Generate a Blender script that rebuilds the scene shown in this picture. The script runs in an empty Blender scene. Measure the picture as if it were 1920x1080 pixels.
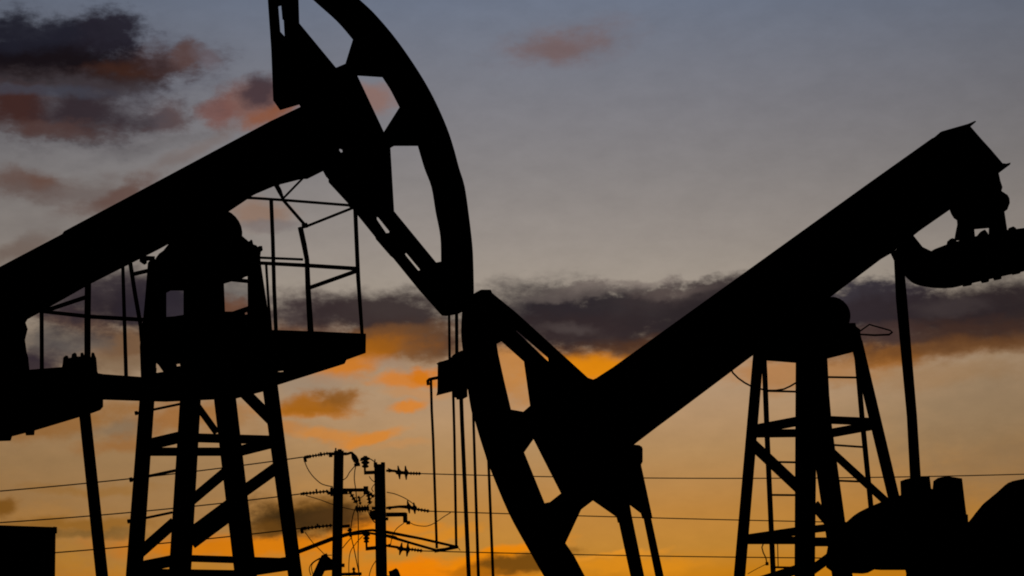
import bpy, bmesh, math, random
from mathutils import Vector, Matrix
from mathutils.geometry import tessellate_polygon

random.seed(4)
scn = bpy.context.scene
COL = scn.collection
R = math.radians

# ------------------------------------------------------------------ camera
F = 4400.0                      # focal length in photo pixels (1920 wide)
CAM = Vector((0, 0, 1.6))
PITCH, ROLL = R(12.06), R(1.2)
fwd = Vector((0, math.cos(PITCH), math.sin(PITCH)))
r0 = Vector((1, 0, 0))
u0 = Vector((0, -math.sin(PITCH), math.cos(PITCH)))
rgt = r0 * math.cos(ROLL) - u0 * math.sin(ROLL)
upv = u0 * math.cos(ROLL) + r0 * math.sin(ROLL)

cd = bpy.data.cameras.new('camera')
cam = bpy.data.objects.new('camera', cd)
COL.objects.link(cam)
cam.matrix_world = Matrix(((rgt.x, upv.x, -fwd.x, CAM.x), (rgt.y, upv.y, -fwd.y, CAM.y),
                           (rgt.z, upv.z, -fwd.z, CAM.z), (0, 0, 0, 1)))
cd.sensor_width = 36
cd.lens = F * 36 / 1920
cd.clip_end = 6000
scn.camera = cam


def ray(px, py):
    return fwd * F + rgt * (px - 960) + upv * (540 - py)


def proj(P):
    d = P - CAM
    k = F / d.dot(fwd)
    return Vector((960 + k * d.dot(rgt), 540 - k * d.dot(upv)))


class Plane:
    """the vertical working plane of a machine; v = metres across it, towards the camera's right"""
    def __init__(s, px, py, depth, theta):
        d = ray(px, py)
        s.O = CAM + d * (depth / d.y)
        t = R(theta)
        s.n = Vector((math.sin(t), -math.cos(t), 0))

    def at(s, px, py, v=0.0):
        d = ray(px, py)
        return CAM + d * (((s.O + s.n * v) - CAM).dot(s.n) / d.dot(s.n))


# ------------------------------------------------------------------ materials
def lin(c):
    out = []
    for v in c:
        v /= 255.0
        out.append(v / 12.92 if v <= 0.04045 else ((v + 0.055) / 1.055) ** 2.4)
    return out


def material(name, c1, c2, scale, rough, metal=0.0, bump=0.15):
    m = bpy.data.materials.new(name)
    m.use_nodes = True
    nt = m.node_tree
    b = nt.nodes['Principled BSDF']
    tc = nt.nodes.new('ShaderNodeTexCoord')
    n = nt.nodes.new('ShaderNodeTexNoise')
    n.inputs['Scale'].default_value = scale
    n.inputs['Detail'].default_value = 8
    n.inputs['Roughness'].default_value = 0.65
    nt.links.new(tc.outputs['Object'], n.inputs['Vector'])
    r = nt.nodes.new('ShaderNodeValToRGB')
    r.color_ramp.elements[0].position = 0.38
    r.color_ramp.elements[1].position = 0.66
    r.color_ramp.elements[0].color = (*c1, 1)
    r.color_ramp.elements[1].color = (*c2, 1)
    nt.links.new(n.outputs['Fac'], r.inputs['Fac'])
    nt.links.new(r.outputs['Color'], b.inputs['Base Color'])
    b.inputs['Roughness'].default_value = rough
    b.inputs['Metallic'].default_value = metal
    b.inputs['Specular IOR Level'].default_value = 0.0
    bp = nt.nodes.new('ShaderNodeBump')
    bp.inputs['Strength'].default_value = bump
    bp.inputs['Distance'].default_value = 0.01
    nt.links.new(n.outputs['Fac'], bp.inputs['Height'])
    nt.links.new(bp.outputs['Normal'], b.inputs['Normal'])
    return m


STEEL = material('dark_painted_steel', (0.008, 0.0085, 0.0095), (0.015, 0.010, 0.007), 6, 0.85)
IRON = material('oily_cast_iron', (0.007, 0.007, 0.0075), (0.014, 0.0105, 0.008), 9, 0.85)
CABLE = material('greased_wire_rope', (0.014, 0.014, 0.015), (0.024, 0.022, 0.020), 40, 0.7)
CONC = material('weathered_concrete', (0.05, 0.048, 0.045), (0.09, 0.085, 0.08), 12, 0.9)
GLASSY = material('brown_glazed_insulator', (0.02, 0.010, 0.007), (0.035, 0.018, 0.012), 20, 0.5)
WIRE = material('weathered_aluminium_wire', (0.05, 0.05, 0.05), (0.08, 0.078, 0.075), 60, 0.6)
SHEET = material('dark_sheet_metal', (0.009, 0.010, 0.0115), (0.013, 0.012, 0.011), 3, 0.8)
SOIL = material('oily_soil', (0.035, 0.028, 0.02), (0.075, 0.06, 0.042), 0.8, 0.95, bump=0.5)


# ------------------------------------------------------------------ objects
def tag(o, label=None, cat=None, group=None, kind=None):
    for k, v in (('label', label), ('category', cat), ('group', group), ('kind', kind)):
        if v:
            o[k] = v
    return o


def empty(name, loc):
    o = bpy.data.objects.new(name, None)
    o.empty_display_size = 0.3
    COL.objects.link(o)
    o.location = loc
    return o


def world_loc(o):
    p = Vector((0, 0, 0))
    while o:
        p += o.location
        o = o.parent
    return p


def erode(pts, sfun, grow=False):
    """move every edge of a pixel polygon in (or out) by what a plate's thickness adds there"""
    n = len(pts)
    area = sum(pts[i][0] * pts[(i + 1) % n][1] - pts[(i + 1) % n][0] * pts[i][1] for i in range(n))
    sg = (1 if area > 0 else -1) * (-1 if grow else 1)
    lines = []
    for i in range(n):
        a, b = Vector(pts[i]), Vector(pts[(i + 1) % n])
        d = b - a
        if d.length < 1e-6:
            d = Vector((1e-6, 0))
        d.normalize()
        nn = Vector((-d.y, d.x)) * sg
        s = sfun((a + b) / 2)
        lines.append((a + nn * abs(nn.dot(s)), d))
    out = []
    for i in range(n):
        (a, d), (b, e) = lines[i - 1], lines[i]
        cr = d.x * e.y - d.y * e.x
        o = Vector(pts[i])
        if abs(cr) < 0.08:
            k = (lines[i][0] - Vector(pts[i]))
            q = o + (k - e * k.dot(e))
        else:
            t = ((b - a).x * e.y - (b - a).y * e.x) / cr
            q = a + d * t
            if (q - o).length > 28:
                q = o + (q - o).normalized() * 28
        out.append((q.x, q.y))
    return out


class MB:
    """collects geometry and links it as ONE mesh object"""
    def __init__(s):
        s.bm = bmesh.new()

    def slab(s, pl, pts, v=0.0, t=0.04, holes=(), fit=True):
        if fit and t > 0.045:
            def sf(p):
                P = pl.at(p.x, p.y, v)
                return (proj(P + pl.n * (t / 2)) - proj(P - pl.n * (t / 2))) / 2
            pts = erode(pts, sf)
            holes = [erode(h, sf, True) for h in holes]
        loops = [list(pts)] + [list(h) for h in holes]
        flat = [p for l in loops for p in l]
        tris = tessellate_polygon([[Vector((x, y, 0)) for x, y in l] for l in loops])
        c = [pl.at(x, y, v) for x, y in flat]
        fr = [s.bm.verts.new(p + pl.n * (t / 2)) for p in c]
        bk = [s.bm.verts.new(p - pl.n * (t / 2)) for p in c]
        for tri in tris:
            for vs, rev in ((fr, False), (bk, True)):
                q = [vs[i] for i in tri]
                try:
                    s.bm.faces.new(q[::-1] if rev else q)
                except ValueError:
                    pass
        k = 0
        for l in loops:
            m = len(l)
            for i in range(m):
                a, b = k + i, k + (i + 1) % m
                try:
                    s.bm.faces.new((fr[a], fr[b], bk[b], bk[a]))
                except ValueError:
                    pass
            k += m
        return s

    def tube(s, pts, rad, seg=8, caps=True):
        """round bar along world points; rad = number or one per point"""
        pts = [Vector(p) for p in pts]
        n = len(pts)
        rad = [rad] * n if not hasattr(rad, '__len__') else list(rad)
        ref = None
        rings = []
        for i in range(n):
            a, b = pts[max(i - 1, 0)], pts[min(i + 1, n - 1)]
            d = (b - a).normalized()
            if ref is None:
                ref = d.orthogonal().normalized()
            ref = (ref - d * ref.dot(d)).normalized()
            w = d.cross(ref)
            rings.append([s.bm.verts.new(pts[i] + (ref * math.cos(2 * math.pi * k / seg)
                          + w * math.sin(2 * math.pi * k / seg)) * rad[i]) for k in range(seg)])
        for i in range(n - 1):
            for k in range(seg):
                f = s.bm.faces.new((rings[i][k], rings[i][(k + 1) % seg], rings[i + 1][(k + 1) % seg], rings[i + 1][k]))
                f.smooth = True
        if caps:
            s.bm.faces.new(rings[0][::-1])
            s.bm.faces.new(rings[-1])
        return s

    def bar(s, pl, pts, w, v=0.0, seg=8):
        """round bar through photo points on a plane; w = its width in photo pixels; v one value or one per point"""
        vs = v if hasattr(v, '__len__') else [v] * len(pts)
        ws = w if hasattr(w, '__len__') else [w] * len(pts)
        P = [pl.at(x, y, q) for (x, y), q in zip(pts, vs)]
        return s.tube(P, [ww * 0.5 * (p - CAM).dot(fwd) / F for ww, p in zip(ws, P)], seg)

    def angle(s, pl, p0, p1, w, v0=0.0, v1=None, t=0.06):
        """flat-sided member between two photo points, w photo pixels wide, t metres deep"""
        v1 = v0 if v1 is None else v1
        A, B = pl.at(*p0, v0), pl.at(*p1, v1)
        d = (B - A).normalized()
        view = ((A + B) / 2 - CAM).normalized()
        side = d.cross(view).normalized()
        dep = side.cross(d).normalized()
        vs = []
        for P in (A, B):
            h = w * 0.5 * (P - CAM).dot(fwd) / F
            for a, b in ((-1, -1), (1, -1), (1, 1), (-1, 1)):
                vs.append(s.bm.verts.new(P + side * (a * h) + dep * (b * t / 2)))
        for q in ((0, 1, 2, 3), (7, 6, 5, 4), (0, 4, 5, 1), (1, 5, 6, 2), (2, 6, 7, 3), (3, 7, 4, 0)):
            s.bm.faces.new([vs[i] for i in q])
        return s

    def hull(s, pts):
        vs = [s.bm.verts.new(p) for p in pts]
        bmesh.ops.convex_hull(s.bm, input=vs)
        return s

    def lathe(s, A, B, prof, seg=14):
        """turned body from A to B; prof = (fraction, radius) pairs"""
        A, B = Vector(A), Vector(B)
        n = len(prof)
        d = (B - A).normalized()
        e = d.orthogonal().normalized()
        w = d.cross(e)
        rings = []
        for f, r in prof:
            c = A + (B - A) * f
            rings.append([s.bm.verts.new(c + (e * math.cos(2 * math.pi * k / seg) + w * math.sin(2 * math.pi * k / seg)) * r)
                          for k in range(seg)])
        for i in range(n - 1):
            for k in range(seg):
                s.bm.faces.new((rings[i][k], rings[i][(k + 1) % seg], rings[i + 1][(k + 1) % seg], rings[i + 1][k]))
        s.bm.faces.new(rings[0][::-1])
        s.bm.faces.new(rings[-1])
        return s

    def build(s, name, mat, parent=None):
        bmesh.ops.recalc_face_normals(s.bm, faces=s.bm.faces)
        cs = [v.co for v in s.bm.verts]
        lo = Vector((min(c.x for c in cs), min(c.y for c in cs), min(c.z for c in cs)))
        hi = Vector((max(c.x for c in cs), max(c.y for c in cs), max(c.z for c in cs)))
        mid = (lo + hi) / 2
        for v in s.bm.verts:
            v.co -= mid
        me = bpy.data.meshes.new(name)
        s.bm.to_mesh(me)
        s.bm.free()
        me.materials.append(mat)
        o = bpy.data.objects.new(name, me)
        COL.objects.link(o)
        if parent:
            o.parent = parent
            o.location = mid - world_loc(parent)
        else:
            o.location = mid
        return o


def to_ground(pl, top, bot, v0, v1=None):
    """the photo line top->bot carried on down to the soil: its foot in photo pixels"""
    v1 = v0 if v1 is None else v1
    a, b = Vector(top), Vector(bot)
    za = pl.at(a.x, a.y, v0).z
    zb = pl.at(b.x, b.y, v1).z
    t = za / (za - zb)
    for _ in range(6):
        q = a + (b - a) * t
        zq = pl.at(q.x, q.y, v1).z
        t *= za / (za - zq)
    q = a + (b - a) * t
    return (q.x, q.y)


def leg(pl, tl, tr, bl, br, v, t=0.09):
    """tower leg from its four photo corners, carried on to the ground"""
    gl, gr = to_ground(pl, tl, bl, v), to_ground(pl, tr, br, v)
    return MB().slab(pl, [tl, tr, gr, gl], v, t)


def smooth(pts, n=6):
    out = []
    P = [Vector(p) for p in pts]
    for i in range(len(P) - 1):
        p0, p1, p2, p3 = P[max(i - 1, 0)], P[i], P[i + 1], P[min(i + 2, len(P) - 1)]
        for k in range(n):
            t = k / n
            q = 0.5 * ((2 * p1) + (p2 - p0) * t + (2 * p0 - 5 * p1 + 4 * p2 - p3) * t * t + (3 * p1 - p0 - 3 * p2 + p3) * t ** 3)
            out.append((q.x, q.y))
    out.append(tuple(P[-1]))
    return out


def arc(poly, a, b, n=4):
    """the polygon with its run from corner a to corner b rounded"""
    i, j = poly.index(a), poly.index(b)
    return poly[:i] + smooth(poly[i:j + 1], n) + poly[j + 1:]


# ------------------------------------------------------------------ ground
gm = MB()
gv = [gm.bm.verts.new(p) for p in ((-3000, -3000, 0), (3000, -3000, 0), (3000, 3000, 0), (-3000, 3000, 0))]
gm.bm.faces.new(gv)
ground = gm.build('ground', SOIL)
tag(ground, kind='structure')

# ================================================================== LEFT PUMPJACK
L = Plane(400, 690, 22.0, 18)
base = L.at(*to_ground(L, (385, 700), (398, 1080), 0))
base.z = 0
J = tag(empty('pumpjack', base), 'black pumpjack with its horsehead raised high over a railed platform', 'pumpjack',
        'pumpjacks silhouetted against the sunset')

# walking beam
m = MB()
m.slab(L, [(-140, 572), (0, 500), (116.7, 438.5), (120, 433.5), (258, 360), (400, 284), (500.6, 230), (528, 217), (566, 199),
           (612, 318), (577, 333), (517, 348), (476.7, 365), (431.7, 395), (302, 465.5), (172, 531), (75, 586), (0, 627), (-140, 704)],
       0, 0.22)
beam = m.build('walking_beam', STEEL, J)
MB().slab(L, [(612, 315), (606.7, 320), (576.7, 335), (568, 335), (563, 323), (550, 324), (541, 327), (535, 333), (530, 343), (523, 347),
              (516.7, 350), (510, 347), (476.7, 365), (480, 340), (590, 290)], 0.05, 0.03).build('bracket', STEEL, beam)

# horse head
outerL = [(500, -110), (503, 0), (509.4, 93), (513, 187), (526, 205.6), (562, 195), (566, 203), (606.7, 320), (612, 330), (616.7, 335), (617, 341),
          (653, 380), (671.7, 403), (704, 443), (706, 448), (733, 479), (738, 483), (786.7, 543), (826.7, 588), (830, 591), (838, 592), (860, 588), (886, 575),
          (887.5, 545), (886.5, 500), (884.5, 460), (877.5, 400), (870, 350), (859.4, 315), (850, 280), (837.5, 242), (817, 195), (793.7, 151.7),
          (764.6, 106.5), (735, 66), (700.4, 26), (672.7, 0), (640, -30), (600, -60), (560, -85)]
holesL = [[(521, 11.7), (528, 9.3), (530.4, 35), (532.7, 36.5), (534.7, 71.5), (524.8, 60.7)],
          [(557, -35), (559, 0), (560.4, 45), (629, 128), (648, 120), (662.5, 73), (633, 39), (589.6, 0), (568, -22)],
          [(668, 140.6), (718, 143.8), (732.5, 166), (750, 200), (719, 249)],
          [(731, 277.7), (739.8, 272.7), (784.4, 272.7), (797, 315), (810, 350), (818, 397), (826.7, 443), (828, 490.7), (816.7, 493), (738, 397)],
          [(705, 406), (710, 406.7), (731, 433), (730, 437), (723, 438), (706, 413)],
          [(758, 475), (763, 474), (788, 504), (788, 508), (783, 508), (760, 480)],
          [(610, 297.5), (612.5, 292), (616.5, 292.5), (617, 296.5), (613, 299)],
          [(635, 282), (638.5, 278), (642.5, 280), (643.5, 285.5), (638, 287)]]
outerL = arc(outerL, (887.5, 545), (560, -85))
holesL[1] = arc(holesL[1], (662.5, 73), (568, -22))
holesL[3] = arc(holesL[3], (784.4, 272.7), (828, 490.7))
m = MB()
m.slab(L, outerL, 0, 0.044, holesL)
head = m.build('horse_head', STEEL, J)
rimL = [(589.6, 0), (633, 39), (662.5, 73), (692, 108), (718, 143.8), (750, 200), (770, 240), (784.4, 272.7), (797, 315), (810, 350), (818, 397), (826.7, 443),
        (828, 490.7), (829, 540), (832, 580), (860, 584), (886, 573), (887.5, 545), (886.5, 500), (884.5, 460), (877.5, 400), (870, 350), (859.4, 315), (850, 280), (837.5, 242),
        (817, 195), (793.7, 151.7), (764.6, 106.5), (735, 66), (700.4, 26), (672.7, 0), (640, -30), (600, -60), (570, -30)]
rimL = arc(rimL, (784.4, 272.7), (829, 540))
rimL = arc(rimL, (887.5, 545), (600, -60))
MB().slab(L, rimL, 0, 0.30).build('arc_plate', STEEL, head)
MB().slab(L, [(503, 2), (519, 2), (524, 66), (534, 95), (600, 135), (640, 150), (690, 240), (727, 290), (733, 395), (700, 402), (672, 398), (640, 340), (612, 300),
              (578, 205), (566, 190), (526, 203), (515, 186), (510, 93)], 0, 0.16, [holesL[6], holesL[7]]).build('cheek_plate', STEEL, head)

# bridle cables, carrier and rods
for w, pts in ((5.0, [(842, 585), (843, 674)]), (6.5, [(856, 582), (856.5, 668)])):
    MB().bar(L, pts, w, 0.0).build('bridle_cable', CABLE, J)
m = MB()
m.slab(L, [(816, 680), (830, 677), (843, 673), (848, 667), (852, 663), (866, 657), (884, 660), (884, 732), (875, 730), (849, 734), (818, 742), (820, 734), (820.6, 684)], 0, 0.10)
car = m.build('carrier_bar', IRON, J)
MB().slab(L, [(854, 728), (874, 728), (874.5, 745), (869, 746), (869, 748), (858, 748), (858, 745), (854, 744)], 0.0, 0.08, fit=False).build('rod_clamp', IRON, car)
m = MB()
m.bar(L, [(803, 722), (802, 714), (805, 711.5), (811, 710), (822, 708)], 6, 0.0)
m.build('hook', IRON, car)
MB().bar(L, [(808, 712), (809.5, 770), (812, 820), (819, 1028)], 5, 0).build('sensor_rod', CABLE, J)
MB().bar(L, [(849.5, 730), (851, 780), (852, 820), (855.5, 1026)], 5, 0).build('sensor_rod', CABLE, J)
MB().bar(L, [(864.5, 740), (866, 785), (879, 1080), (887, 1260)], [7.4, 7.6, 8, 8], 0).build('polished_rod', CABLE, J)
MB().bar(L, [(886, 700), (887.5, 780), (897, 1080), (902, 1260)], [5, 5, 6, 6], 0).build('guide_rod', CABLE, J)
MB().bar(L, [(912, 800), (915.5, 855), (924.5, 1080), (930, 1260)], [5, 5.2, 5.6, 5.6], 0).build('guide_rod', CABLE, J)

# bent swing arm between the tower and the two thin rods
m = MB()
m.bar(L, [(552, 1041), (561, 1034), (621, 1011), (655, 1001), (676, 996), (698, 994), (727, 998), (790, 1010), (859, 1026)],
      [8, 8, 8, 7, 5, 5, 6, 5, 5], [-.4, -.4, -.3, -.2, -.1, -.05, 0, 0, 0])
m.bar(L, [(655, 1003), (690, 999), (727, 1005), (770, 1018), (819, 1032)], [4, 4, 6, 5, 5], 0.06)
m.bar(L, [(815, 1033), (835, 1030), (858, 1025)], [7, 6, 7], 0.03)
m.bar(L, [(858, 1025), (863, 1032)], 1.5, 0.03)
m.build('swing_arm', STEEL, J)

# tail bearing, equalizer, pitman
MB().slab(L, [(-120, 660), (75, 583), (55, 593), (48, 605), (52, 617), (47, 637), (50, 660), (53, 670), (56, 700), (-120, 740)], 0, 0.06).build('tail_bearing', IRON, J)
m = MB()
m.slab(L, [(-120, 722), (55, 693), (90, 690), (117, 688), (192, 701), (191, 749), (193.5, 749), (193.5, 767), (171, 775.5), (67, 807), (0, 824), (-120, 860)], 0, 0.20)
eq = m.build('equalizer_beam', IRON, J)
m = MB()
m.slab(L, [(116, 692), (118, 680), (119, 670), (123, 667), (127, 668), (128, 672), (134, 671), (135, 664), (140, 661.5), (143, 664), (144, 669), (151, 669), (151.5, 662), (155, 661.5), (158, 668),
           (171, 670), (172, 661.5), (176, 662), (178, 668), (180, 672), (182, 697), (186, 706)], 0.05, 0.04)
m.build('bolt_row', IRON, eq)
for a in ([(47, 806), (65, 804), (64, 815.5), (49, 816)], [(20, 812), (24, 812), (22, 820), (20, 826), (-10, 827), (-10, 815)]):
    MB().slab(L, a, 0.05, 0.04).build('bolt', IRON, eq)
MB().slab(L, [(148, 772), (169, 772), (202.5, 1080), (215, 1190), (192, 1190), (180, 1080)], 0.1, 0.03).build('pitman_arm', STEEL, J)

# tower: two near legs (v +0.55) and two far legs (v -0.55)
VN, VF = 0.5, -0.5
leg(L, (266, 690), (294, 690), (235.6, 1080), (267, 1080), VF).build('leg', STEEL, J)
lg2 = leg(L, (341, 690), (380, 690), (316, 1080), (358, 1080), VN).build('leg', STEEL, J)
leg(L, (394, 690), (436, 690), (440, 1080), (482, 1080), VF).build('leg', STEEL, J)
leg(L, (485.5, 680), (515.5, 680), (540, 1080), (567, 1080), VN).build('leg', STEEL, J)


def girt(p0, p1, w, v0, v1, t=0.05, name='girt'):
    return MB().angle(L, p0, p1, w, v0, v1, t).build(name, STEEL, J)


# upper ring
girt((281, 833), (336, 820), 22, VF, VN)
girt((276, 847), (420, 847), 16, VF, VF)
girt((370, 821), (508, 825), 17, VN, VN)
girt((452, 845), (512, 830), 20, VF, VN)
# lower ring
girt((265, 1063), (320, 1052), 22, VF, VN)
girt((258, 1083), (446, 1086), 34, VF, VF)
girt((356, 1047), (545, 1053), 13, VN, VN)
girt((478, 1066), (545, 1056), 26, VF, VN)
# braces
girt((362, 936), (424, 884), 19, VN, VF, name='brace')
girt((358, 1010), (436, 952), 38, VN, VF, name='brace')
girt((264, 1035), (324, 982), 21, VF, VN, name='brace')
girt((456, 922), (519, 877), 22, VF, VN, name='brace')
girt((460, 738), (508, 786), 22, VF, VN, name='brace')
girt((373, 765), (404, 808), 13, VN, VF, name='brace')
for p0, p1, w in (((255, 775), (340, 757), 5), ((245, 900), (330, 882), 6), ((241, 978), (322, 961), 5)):
    m = MB()
    m.bar(L, [p0, p1], w, [VF, VN])
    m.bar(L, [(p0[0] - 2, p0[1]), (p0[0] + 3, p0[1] - 1)], w + 3, VF)
    m.build('step_bar', STEEL, J)

# tower head with the saddle
m = MB()
m.slab(L, [(278, 488), (291, 486), (296, 477), (306, 470), (330, 440), (440, 430), (470, 456), (490, 466), (488, 482), (490, 500), (499, 560), (508.5, 620), (512, 655),
           (500, 715), (300, 722), (264, 706), (262, 650), (265, 613), (268, 602), (273, 547), (277, 493)], 0, 0.16,
       [[(420, 532), (434, 528), (464, 531), (464.6, 574), (436, 584), (422, 584)],
        [(312, 549), (320, 545), (344, 545), (344, 590), (325, 593), (312, 594)],
        [(293, 681), (297, 684), (306, 697), (293, 699)],
        [(331, 683), (337, 682), (338, 686), (332, 687)],
        [(454, 522.5), (459, 519.5), (464, 518), (464, 523.5)],
        [(459, 587), (463, 585), (464, 589), (460, 590)],
        ])
th = m.build('tower_head', STEEL, J)
m = MB()
m.slab(L, [(262, 484), (268, 480), (290, 481), (290, 486), (275, 489), (275, 494), (271, 496), (262, 490)], -0.1, 0.03)
m.build('bracket', STEEL, th)
m = MB()
C = L.at(399, 447, 0)
m.lathe(C - L.n * 0.28, C + L.n * 0.28, [(0, .20), (0.06, .24), (0.94, .24), (1, .20)], 28)
sb = m.build('saddle_bearing', IRON, J)
m = MB()
m.slab(L, [(430, 437), (452, 438), (455, 444), (459, 449), (463, 449), (464, 453), (468, 452), (470, 449), (473, 450), (475, 458), (481, 460), (483, 463), (486, 461), (491.7, 461), (493, 470),
           (487, 473), (486, 500), (440, 500)], 0.02, 0.05)
m.build('bolt_row', IRON, sb)

# platform
m = MB()
m.slab(L, [(345, 640), (345, 625), (513, 619), (600, 622), (685.6, 626), (685.2, 662), (646, 672), (500, 689.5), (345, 689)], 0.42, 0.03)
m.slab(L, [(500, 660), (685, 655), (685, 662), (649, 675), (646, 682), (520, 722), (497, 733), (443, 747), (311, 753), (190, 749), (182, 701), (263, 707), (300, 705), (335, 690),
           (430, 691), (482, 691), (482, 706), (487, 710), (490, 709), (490, 692), (505, 690)], 0.30, 0.03,
       [[(518, 693), (531, 692), (532, 697), (525, 698), (519, 697)]])
m.hull([L.at(500, 632, .42), L.at(684, 634, .42), L.at(612, 680, -.45), L.at(440, 700, -.45),
        L.at(500, 638, .42), L.at(684, 640, .42), L.at(612, 686, -.45), L.at(440, 706, -.45)])
plat = m.build('platform', STEEL, J)


def rail(pts, w, v, name='rail'):
    return MB().bar(L, pts, w, v).build(name, STEEL, plat)


rail([(462, 371), (477, 371.5), (530, 375), (656, 385)], 5.5, .42)
rail([(656, 386), (661, 390), (573, 425)], 5.5, [.42, .42, -.4])
rail([(530, 374), (571, 421)], 6, [.1, -.4])
rail([(517, 345), (524, 358), (531, 374)], [9, 9, 5], 0.1)
rail([(568, 334), (532, 371)], 4.5, 0.1)
rail([(567, 424), (576, 422)], 10, -.4)
rail([(484, 483), (568, 486.5)], 5, [-.4, -.4])
rail([(484, 493), (580, 498), (673, 504)], [7, 8, 8], .42)
rail([(582, 539), (669, 508)], 8, [-.4, .42])
rail([(666, 390), (668.5, 450), (671.5, 520), (679, 627)], [8, 8, 8, 6.5], .42, 'railing_post')
rail([(508.5, 376), (511.5, 450), (514, 540), (517.5, 622)], 7.5, .42, 'railing_post')
rail([(563, 426), (570, 458), (575.5, 487), (577.5, 540), (582.5, 622)], [10, 10, 9, 10, 11.5], -.4, 'railing_post')
rail([(499, 495), (503, 560), (508, 625)], [5, 5, 6], -.4, 'railing_post')
rail([(78, 578), (78.5, 697)], 8, -.3, 'railing_post')
rail([(165, 530), (164, 600), (164, 680)], 12, .3, 'railing_post')
rail([(230, 490), (233, 590), (236.5, 708)], [6.5, 7, 7.5], .3, 'railing_post')
rail([(243, 485), (253, 550), (264, 612), (266, 640)], 8, -.3, 'railing_post')
rail([(80, 584), (172, 594), (278, 600)], [7, 8, 8], 0.0)
rail([(84, 583), (165, 556)], 8.5, [-.3, .3])
rail([(250, 514), (280, 507)], 8, -.3)
rail([(258, 483), (290, 484)], 5, -.3)

# ================================================================== RIGHT PUMPJACK
Q = Plane(1515, 700, 19.0, 24)
baseR = Q.at(*to_ground(Q, (1520, 690), (1530, 1080), 0))
baseR.z = 0
K = tag(empty('pumpjack', baseR), 'black pumpjack with its horsehead lowered and ladders inside its tower', 'pumpjack',
        'pumpjacks silhouetted against the sunset')
m = MB()
m.slab(Q, [(1098, 722), (1118, 709), (1133.6, 698.5), (1160, 681), (1640, 335.5), (1765, 246.7), (1800, 245), (1850, 300), (1872, 326), (1783, 392), (1713, 441.7), (1671.7, 474.5), (1640, 495),
           (1260, 780), (1187, 834), (1130, 850)], 0, 0.24)
bR = m.build('walking_beam', STEEL, K)
m = MB()
m.slab(Q, [(1740, 268), (1765, 246.7), (1813, 233), (1826.7, 227.2), (1828.5, 229), (1818, 238), (1837, 260), (1856.7, 281.7), (1878, 306.7), (1885, 307.5), (1893, 305.5), (1892.5, 309), (1870, 326), (1790, 330)], 0.1, 0.03)
m.build('end_plate', STEEL, bR)

outerR = [(886, 552), (900, 544), (918, 544), (921, 550.5), (965.5, 586.7), (1100, 709), (1110.5, 712.5), (1118, 709), (1215, 760), (1250, 786), (1187, 834), (1180, 900), (1170, 965), (1159, 970), (1157, 968),
          (1112.5, 937), (1087.5, 956), (1058, 1019), (1075, 1044), (1094, 1080), (1130, 1135), (1060, 1140), (1022, 1080), (991.7, 1027), (955.6, 960.6), (919.4, 874), (912.5, 853.6), (901.7, 820), (892, 787),
          (886, 770), (879, 728), (870, 660), (866.5, 620), (869, 575)]
holesR = [[(929.4, 646), (942, 639), (984.4, 677), (996, 760), (981, 773), (956, 768.6), (943, 714), (932, 664)],
          [(1001, 820), (1054, 924.4), (1033, 941), (1019, 944), (980.6, 849)],
          [(965.5, 621), (970, 618.6), (1029.4, 670), (1031.7, 681), (1024, 677)]]
outerR = arc(outerR, (1060, 1140), (869, 575))
hR = MB().slab(Q, outerR, 0, 0.044, holesR).build('horse_head', STEEL, K)
MB().slab(Q, arc([(886, 552), (905, 560), (929, 640), (932, 664), (943, 714), (956, 768.6), (980.6, 849), (1000, 898), (1019, 944), (1058, 1019), (1075, 1044), (1094, 1080), (1130, 1135), (1060, 1140), (1022, 1080),
              (991.7, 1027), (955.6, 960.6), (919.4, 874), (912.5, 853.6), (901.7, 820), (892, 787), (886, 770), (879, 728), (870, 660), (866.5, 620), (869, 575)], (1060, 1140), (869, 575)), 0, 0.26).build('arc_plate', STEEL, hR)
MB().slab(Q, [(1000, 740), (1035, 690), (1100, 712), (1118, 712), (1180, 760), (1180, 832), (1150, 930), (1112, 935), (1070, 920), (1030, 850), (1005, 800)], 0, 0.16).build('cheek_plate', STEEL, hR)
# prop under the head
m = MB()
m.slab(Q, [(1150, 890), (1187, 834), (1197, 835), (1202, 838), (1203.5, 842), (1203.5, 866), (1200.5, 872), (1222, 972), (1206, 972), (1203, 962), (1179, 944), (1184, 975), (1160, 980), (1157, 968)], 0.05, 0.03)
br = m.build('prop_bracket', STEEL, K)
for q in ([(1156, 960), (1180, 945), (1208, 1080), (1182, 1080)], [(1203, 955), (1217.5, 955), (1244.5, 1080), (1228.5, 1080)]):
    leg(Q, q[0], q[1], q[3], q[2], 0.05, 0.05).build('prop_strut', STEEL, K)

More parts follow.
